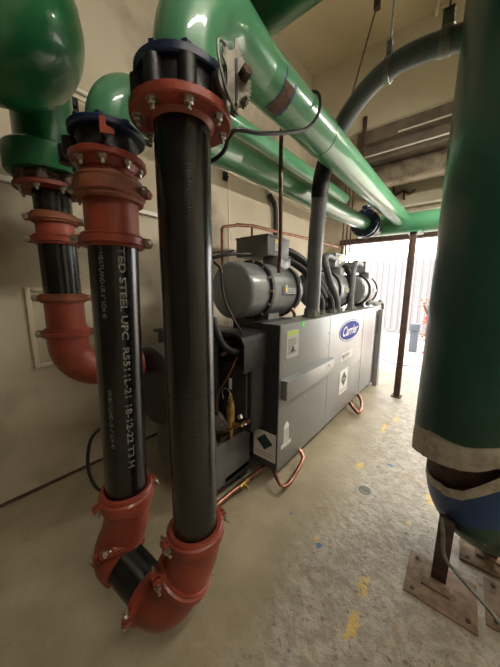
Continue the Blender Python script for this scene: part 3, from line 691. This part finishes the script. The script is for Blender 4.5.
# copper tubes below
def copper(name, label, pts, r, m=COPPER, seg=14):
    bm = NB(); tube(bm, spline(pts, 8), r, seg); return obj(name, bm, m)
o = copper('condenser_drain', '', [(-1.14, 1.0, .07), (-1.13, 1.2, .075), (-1.12, 1.42, .08), (-1.11, 1.60, .085), (-1.10, 1.75, .11)], .016)
o.parent = ch; o.matrix_parent_inverse = world(ch).inverted(); o.name = 'drain_tube'
bm = NB(); lathe(bm, [(.022, 0), (.022, .03), (.018, .032), (.018, .06), (.022, .062), (.022, .09)], (-1.12, 1.27, .076), (0, 1, 0), 14); cyl(bm, (-1.12, 1.315, .08), (-1.07, 1.315, .055), .012, 12); cyl(bm, (-1.12, 1.315, .08), (-1.12, 1.315, .12), .008, 10)
obj('drain_valve', bm, BRASS, ch)
o = copper('u', '', [(-1.11, 1.62, .10), (-1.04, 1.57, .10), (-.94, 1.50, .085), (-.895, 1.48, .075), (-.865, 1.52, .07), (-.875, 1.66, .08), (-.90, 1.82, .11), (-.97, 1.86, .16)], .015); o.parent = ch; o.matrix_parent_inverse = world(ch).inverted(); o.name = 'tube_loop'
o = copper('u', '', [(-1.05, 3.25, .15), (-.97, 3.18, .10), (-.86, 3.10, .05), (-.83, 3.14, .05), (-.86, 3.30, .07), (-.92, 3.42, .11), (-1.0, 3.46, .16)], .020); o.parent = ch; o.matrix_parent_inverse = world(ch).inverted(); o.name = 'tube_loop'

# copper run on the wall side
ct = thing('copper_pipe_run', 'bright copper pipe run behind the compressors with two drops', 'pipe', (-1.8, 1.8, 1.5))
bm = NB(); tube(bm, arc3((-1.8, 1.80, 1.30), (-1.8, 1.80, 2.055), (-1.8, 2.05, 2.12), .04), .014, 12); tube(bm, [(-1.8, 2.0, 2.11), (-1.8, 2.25, 2.145), (-1.8, 3.4, 2.19), (-1.8, 4.6, 2.22)], .017, 12)
tube(bm, [(-1.8, 2.24, 2.145), (-1.8, 2.24, 1.4)], .013, 12); obj('tube', bm, COPPER, ct)
bm = NB()
for k in range(3):
    x = -1.70+.045*k
    tube(bm, arc3((x, 4.55+.05*k, 1.2), (x, 4.55+.05*k, 3.4), (x-.5, 4.55+.05*k, 3.4), .05), .012, 10)
tag(obj('vertical_pipes', bm, BROWNPIPE), 'bundle of three thin brown pipes by the far left of the opening', 'pipes')

# ================================================================== WALL FITTINGS
bm = NB(); tube(bm, spline([(XW+.03, -.5, 2.885), (XW+.03, 1.5, 2.885), (XW+.03, 2.95, 2.885), (XW+.04, 3.25, 2.82), (XW+.05, 3.33, 2.66)], 8), .014, 10)
wc = tag(obj('wall_conduit', bm, WHITEPIPE), 'pale conduit running high along the left wall', 'conduit')
bm = NB(); tube(bm, spline([(XW+.05, 3.22, 2.80), (XW+.06, 3.34, 2.68), (XW+.06, 3.38, 2.45), (XW+.06, 3.38, 1.9), (XW+.05, 3.38, 1.2)], 8), .035, 12)
tag(obj('wall_hose', bm, RUBBER), 'black hose dropping down the left wall from the pale conduit', 'hose')
for k, (y, s) in enumerate(((.84, 'beside the middle riser top'), (1.416, 'just left of the front riser top'), (2.38, 'right of the front riser, above the copper run'))):
    lb = 'small black bracket on the left wall, '+s
    bm = NB(); box(bm, (XW, y-.03, 2.74), (XW+.03, y+.03, 2.83), bev=.003); box(bm, (XW+.03, y-.012, 2.76), (XW+.06, y+.012, 2.78), bev=.002)
    tag(obj('wall_bracket', bm, RUBBER), lb, 'bracket', 'brackets high on the left wall')
bm = NB(); box(bm, (XW, -1.0, 2.15), (XW+.035, 1.75, 2.185), bev=.004)  # one even white bar fixed along the wall
tag(obj('wall_bar', bm, WHITEPIPE), 'plain white trunking along the left wall at mid height', 'bar')
cb = thing('junction_cover', 'pale tall recessed cover plate low on the left wall', 'cover plate', (XW, .5, 1.2))
bm = NB(); box(bm, (XW, .43, .93), (XW+.02, .46, 1.50), bev=.003); box(bm, (XW, .54, .93), (XW+.02, .57, 1.50), bev=.003); box(bm, (XW, .46, 1.47), (XW+.02, .54, 1.50), bev=.003); box(bm, (XW, .46, .93), (XW+.02, .54, .96), bev=.003)
obj('frame', bm, BEAM, cb); bm = NB(); box(bm, (XW, .46, .96), (XW+.008, .54, 1.47)); obj('panel', bm, WALL, cb)
bm = NB(); tube(bm, spline([(-1.95, .9, .012), (-1.8, .72, .04), (-1.7, .56, .20), (-1.7, .51, .343), (-1.7, .512, .48), (-1.7, .55, .591), (-1.68, .64, .63), (-1.60, .80, .60)], 8), .010, 10)
tag(obj('cable', bm, RUBBER), 'dark cable looping behind the foot of the middle riser', 'cable')

# ================================================================== OVERHEAD STEEL AT THE FAR END
bm = NB(); box(bm, (-1.55, 4.50, 3.66), (2.9, 4.95, 3.84)); box(bm, (-1.55, 4.62, 3.42), (2.9, 4.70, 3.66)); box(bm, (-1.55, 4.50, 3.40), (2.9, 4.85, 3.43))
tag(obj('steel_girder', bm, BEAMBROWN), 'brown steel girder below the pale concrete beam', 'girder')
bm = NB(); cyl(bm, (-1.7, 4.75, 3.23), (2.9, 4.75, 3.23), .16, 32)
tag(obj('lagged_duct', bm, DUCT), 'worn stained round duct running under the brown girder', 'duct')
for (x0, y, z, s) in ((-.98, 4.46, 3.67, 'upper shorter'), (-1.5, 4.46, 3.46, 'lower longer')):  # white rods drawn for bright reflecting edges on the girder
    bm = NB(); cyl(bm, (x0, y, z), (2.9, y, z), .011, 10); tag(obj('bright_edge_rod', bm, WHITEPIPE), s+' thin white rod painting a bright reflecting edge of the brown girder', 'tube', 'white rods for bright girder edges')
bm = NB(); cyl(bm, (-1.43, 4.43, 3.3), (-1.43, 4.43, 4.0), .03, 10); tag(obj('steel_stub', bm, RUSTY), 'dark upright stub at the left end of the girder', 'bracket')
for (z, y, x0, s) in ((2.86, 5.2, -1.9, 'higher'), (2.72, 5.1, -1.5, 'lower')):
    bm = NB(); cyl(bm, (x0, y, z), (1.5, y, z), .016, 10); tag(obj('overhead_tube', bm, WHITEPIPE), s+' of two thin pale tubes across the wall above the opening', 'tube', 'thin tubes above the opening')
bm = NB(); tube(bm, spline([(-1.15, 5.26, 3.22), (-1.12, 5.25, 3.08), (-1.0, 5.26, 3.12), (-.9, 5.25, 3.06), (-.82, 5.26, 3.1)], 6), .018, 8); tube(bm, spline([(-.98, 5.26, 3.1), (-.97, 5.25, 2.98)], 4), .018, 8)
tag(obj('dangling_wire', bm, RUSTY), 'tangled dark wire hanging on the wall above the opening', 'wire')
# post under the cross pipe
pt = thing('support_post', 'dark rusty steel post standing in the aisle under the cross pipe', 'post', (-.60, 4.06, 0))
bm = NB(); box(bm, (-.64, 4.03, .012), (-.565, 4.10, 2.235), bev=.004); obj('column', bm, RUSTY, pt)
bm = NB(); box(bm, (-.665, 4.0, 0), (-.54, 4.13, .012)); obj('base_plate', bm, RUSTY, pt)
bm = NB(); box(bm, (-.68, 4.0, 2.225), (-.52, 4.30, 2.245)); obj('saddle', bm, GREEN, pt)

# ================================================================== TANK
tc = V((.152, 1.743, 0)); TR = .30
def interp(tab, a):
    if a <= tab[0][0]: return tab[0][1]
    for (a0, z0), (a1, z1) in zip(tab, tab[1:]):
        if a <= a1: return z0 + (z1-z0)*(a-a0)/(a1-a0)
    return tab[-1][1]
rimT = [(-200, .60), (-172, .592), (-145, .635), (-131, .646), (-117, .665), (-106, .682), (-93, .711), (-83, .755), (-40, .80), (20, .78), (100, .68), (159, .60), (160, .60)]
grnT = [(-200, .745), (-170, .747), (-136, .793), (-125, .798), (-108, .801), (-95, .823), (-84, .851), (-40, .90), (20, .88), (100, .80), (160, .745)]
tk = thing('vertical_tank', 'tall dark green tank on rusty legs with torn beige hem and blue bottom', 'tank', (tc.x, tc.y, 0))
def jacket(name, rows, m, seg=96, th=.0):
    bm = NB(); rings = []
    for (rf, zf) in rows:
        ring = []
        for k in range(seg):
            a = -200 + 360*k/seg; t = math.radians(a)
            z = zf(a) if callable(zf) else zf; r = rf(a) if callable(rf) else rf
            ring.append(bm.verts.new((tc.x+r*math.cos(t), tc.y+r*math.sin(t), z)))
        rings.append(ring)
    for a, b in zip(rings, rings[1:]):
        for k in range(seg): bm.faces.new([a[k], a[(k+1) % seg], b[(k+1) % seg], b[k]])
    return obj(name, bm, m, tk, 50)
nz = [random.uniform(-1, 1) for _ in range(97)]
def jit(a, s, f=1.0): 
    x = ((a+200)/360*96*f) % 96; i = int(x); return s*(nz[i]*(1-(x-i)) + nz[(i+1) % 96]*(x-i))
jacket('insulation_jacket', [(TR-.03, 4.6), (TR, 4.6), (TR, 2.5), (TR, 1.2), (TR+.002, lambda a: interp(grnT, a)+jit(a, .004)), (TR-.004, lambda a: interp(grnT, a)+jit(a, .004)-.002)], GREEN2)
jacket('bare_hem', [(TR-.004, lambda a: interp(grnT, a)+.01), (TR+.001, lambda a: interp(grnT, a)-.02), (lambda a: TR+.004+jit(a, .002, .6), lambda a: (interp(grnT, a)+interp(rimT, a))/2), (lambda a: TR+.002+jit(a, .002), lambda a: interp(rimT, a)+jit(a, .004)), (TR-.045, lambda a: interp(rimT, a)+.008), (TR-.05, lambda a: interp(rimT, a)+.1)], JUTE)
bm = NB(); lathe(bm, [(.22, 4.5), (.22, .46), (.2, .40), (.1, .36), (0, .35)], (tc.x, tc.y, 0), (0, 0, 1), 48)
obj('steel_shell', bm, RUSTY, tk)
# lower shell jacket, a bowl whose rim climbs towards the right
bc2 = V((.205, 1.735, 0))
btop = [(-200, .50), (-150, .505), (-135, .527), (-131, .52), (-114, .564), (-101, .639), (-91, .701), (-80, .751), (-40, .77), (20, .75), (100, .6), (160, .50)]
def bowl(name, fr0, fr1, m, r_off=0):
    seg = 96; bm = NB(); rings = []
    for s in [fr0 + (fr1-fr0)*i/10 for i in range(11)]:
        ring = []
        for k in range(seg):
            a = -200+360*k/seg; t = math.radians(a); zt = interp(btop, a); zb = .17
            z = zt + (zb-zt)*s; zz = max(0, min(1, (z-zb)/.36)); r = (.272+r_off)*(1-(1-zz)**2.3)**.5 if zz < 1 else .272+r_off
            r = max(r, .012)
            ring.append(bm.verts.new((bc2.x+r*math.cos(t), bc2.y+r*math.sin(t), z)))
        rings.append(ring)
    for a, b in zip(rings, rings[1:]):
        for k in range(seg): bm.faces.new([a[k], a[(k+1) % seg], b[(k+1) % seg], b[k]])
    if fr1 >= 1: bm.faces.new(rings[-1])
    if fr0 == 0:
        ins = [bm.verts.new(V((bc2.x, bc2.y, v.co.z-.03)) + (V((v.co.x, v.co.y, 0))-bc2)*.84) for v in rings[0]]
        for k in range(seg): bm.faces.new([rings[0][k], rings[0][(k+1) % seg], ins[(k+1) % seg], ins[k]])
    return obj(name, bm, m, tk, 50)
bowl('bowl_hem', 0, .13, JUTE); bowl('dished_bottom', .13, .5, TANKBLUE); bowl('bottom_cap', .5, 1, GREEN2)
def leg(x, y, plate_=((-.08, 1.34), (.21, 1.60)), small=((-.012, 1.425), (.105, 1.545)), top=.34):
    bm = NB(); w = .032
    box(bm, (x-w, y-w, .02), (x+w, y+w, top), bev=.003); obj('leg', bm, RUSTY, tk)
    bm = NB(); box(bm, (*plate_[0], 0), (*plate_[1], .009), bev=.002); box(bm, (*small[0], .009), (*small[1], .02), bev=.002)
    fp = obj('foot_plate', bm, PLATE, tk)
    bm = NB()
    for px in (plate_[0][0]+.035, plate_[1][0]-.035):
        for py in (plate_[0][1]+.035, plate_[1][1]-.035): lathe(bm, [(.010, 0), (.010, .006)], (px, py, .009), (0, 0, 1), 6)
    obj('anchor_bolt', bm, RUSTY, fp)
leg(.055, 1.515, top=.36); leg(.27, 1.86, ((.14, 1.72), (.42, 1.98)), ((.21, 1.80), (.33, 1.92)), top=.30); leg(.38, 1.56, ((.24, 1.42), (.52, 1.68)), ((.32, 1.50), (.44, 1.62)), top=.30)
bm = NB(); P = spline([(.03, 1.46, .40), (.045, 1.44, .33), (.06, 1.42, .24), (.11, 1.40, .20), (.20, 1.36, .17), (.32, 1.30, .12), (.5, 1.25, .03)], 14)
tube(bm, P, lambda t: .0075+.0018*(int(t*len(P)) % 2), 10)
tag(obj('braided_hose', bm, DULL), 'braided grey hose sagging from the tank leg across the floor plates', 'hose')

# floor drain
dr = thing('floor_drain', 'small round perforated metal floor drain in the aisle', 'drain', (-.426, 1.92, 0))
bm = NB(); lathe(bm, [(.045, 0), (.045, .003), (.036, .004), (.036, .001)], (-.426, 1.92, 0), (0, 0, 1), 28, cap=False)
for k in range(7):
    y = 1.92-.03+.01*k; hw = math.sqrt(max(0, .037**2-(y-1.92)**2)); box(bm, (-.426-hw, y-.0025, 0), (-.426+hw, y+.0025, .0035))
for k in range(5):
    x = -.426-.024+.012*k; hw = math.sqrt(max(0, .037**2-(x+.426)**2)); box(bm, (x-.0025, 1.92-hw, 0), (x+.0025, 1.92+hw, .0036))
obj('grate', bm, DULL, dr)
bm = NB(); lathe(bm, [(.0, .0008), (.037, .0008)], (-.426, 1.92, 0), (0, 0, 1), 28, cap=False); obj('drain_hole', bm, INK, dr)

# ================================================================== OUTSIDE
bm = NB()
box(bm, (-3.2, 10.5, 0), (-.35, 13, 2.6)); 
for k in range(14): box(bm, (-3.1+.2*k, 10.46, .1), (-3.0+.2*k, 10.5, 2.5))
tag(obj('storage_shed', bm, CONT), 'pale grey ribbed metal shed outside the opening', 'shed')
bm = NB()
for k in range(160):
    p = V((random.gauss(-.62, .16), random.gauss(8.4, .16), random.uniform(.1, 1.25))); q = V((random.uniform(-1, 1), random.uniform(-1, 1), random.uniform(-.4, 1))).normalized()
    a, b, _ = fr(q); s = random.uniform(.03, .07)
    bm.faces.new([bm.verts.new(p+a*s), bm.verts.new(p+b*s*.6), bm.verts.new(p-a*s), bm.verts.new(p-b*s*.6)])
sh = thing('shrub', 'orange brown leafy shrub outside, beside the tank edge', 'shrub', (-.62, 8.4, 0)); obj('foliage', bm, ORANGE, sh, 0)
bm = NB()
for k in range(6): tube(bm, spline([(-.62, 8.4, -.02), (-.62+random.gauss(0, .06), 8.4+random.gauss(0, .06), .5), (-.62+random.gauss(0, .15), 8.4+random.gauss(0, .1), 1.1)], 4), .012, 6)
obj('stem', bm, RUSTY, sh)
bm = NB(); box(bm, (-.66, 7.42, -.02), (-.46, 7.6, .02), bev=.01); box(bm, (-.64, 7.44, .02), (-.48, 7.58, .75), bev=.02); box(bm, (-.67, 7.4, .75), (-.45, 7.62, .90), bev=.03)
tag(obj('red_bin', bm, REDP), 'small red topped bin standing outside by the shrub', 'bin')
bm = NB(); box(bm, (-.95, 7.4, -.02), (-.78, 7.58, .50), bev=.01); box(bm, (-.97, 7.38, .50), (-.76, 7.6, .68), bev=.02)
tag(obj('utility_box', bm, GREYP), 'small grey utility box standing outside left of the red bin', 'box')
bm = NB(); tube(bm, spline([(-1.3, 6.2, .0), (-.9, 5.9, .0), (-.5, 6.1, .0), (.1, 6.9, .0), (.8, 7.2, .0)], 8), .012, 8)
tag(obj('ground_cable', bm, GREYP), 'thin cable lying on the bright yard outside the opening', 'cable')

# ================================================================== LIGHT
W = bpy.data.worlds.new('sky'); S.world = W; W.use_nodes = True
bg = W.node_tree.nodes['Background']; bg.inputs['Color'].default_value = (1.0, .97, .93, 1); bg.inputs['Strength'].default_value = 6.0
FIX = mat('white enamel fixture', (230, 228, 220), .4); TUBE = emit('lit fluorescent tube', (255, 238, 210), 30)
def fixture(x, y, z, ln, label, ax='y', power=1.0):
    t = thing('added_fluorescent_light', label, 'ceiling light', (x, y, z), 'added unseen lights')
    bm = NB(); h = ln/2
    if ax == 'y': box(bm, (x-.11, y-h, z), (x+.11, y+h, z+.06), bev=.01)
    else: box(bm, (x-h, y-.11, z), (x+h, y+.11, z+.06), bev=.01)
    obj('housing', bm, FIX, t)
    for s in (-1, 1):
        bm = NB()
        if ax == 'y': cyl(bm, (x+s*.05, y-h+.03, z-.02), (x+s*.05, y+h-.03, z-.02), .016, 12)
        else: cyl(bm, (x-h+.03, y+s*.05, z-.02), (x+h-.03, y+s*.05, z-.02), .016, 12)
        obj('tube', bm, emit('lit tube', (255, 247, 234), 30*power), t)
    bm = NB()
    for s in (-1, 1):
        if ax == 'y': cyl(bm, (x, y+s*(h-.15), z+.06), (x, y+s*(h-.15), 4.89), .005, 8)
        else: cyl(bm, (x+s*(h-.15), y, z+.06), (x+s*(h-.15), y, 4.9), .005, 8)
    obj('drop_rod', bm, DULL, t)
fixture(.75, 2.9, 3.1, 1.8, 'added unseen twin tube light hung behind the green tank', power=6)  # unseen lamp added for strong light from the far side
fixture(.95, .6, 3.9, 2.0, 'added unseen twin tube light hung above and right of the camera', power=2.6)  # out of view, added to brighten surfaces facing the camera

S.view_settings.view_transform = 'Standard'; S.view_settings.look = 'None'; S.view_settings.gamma = 1; S.view_settings.use_curve_mapping = False
S.view_settings.exposure = 0.2
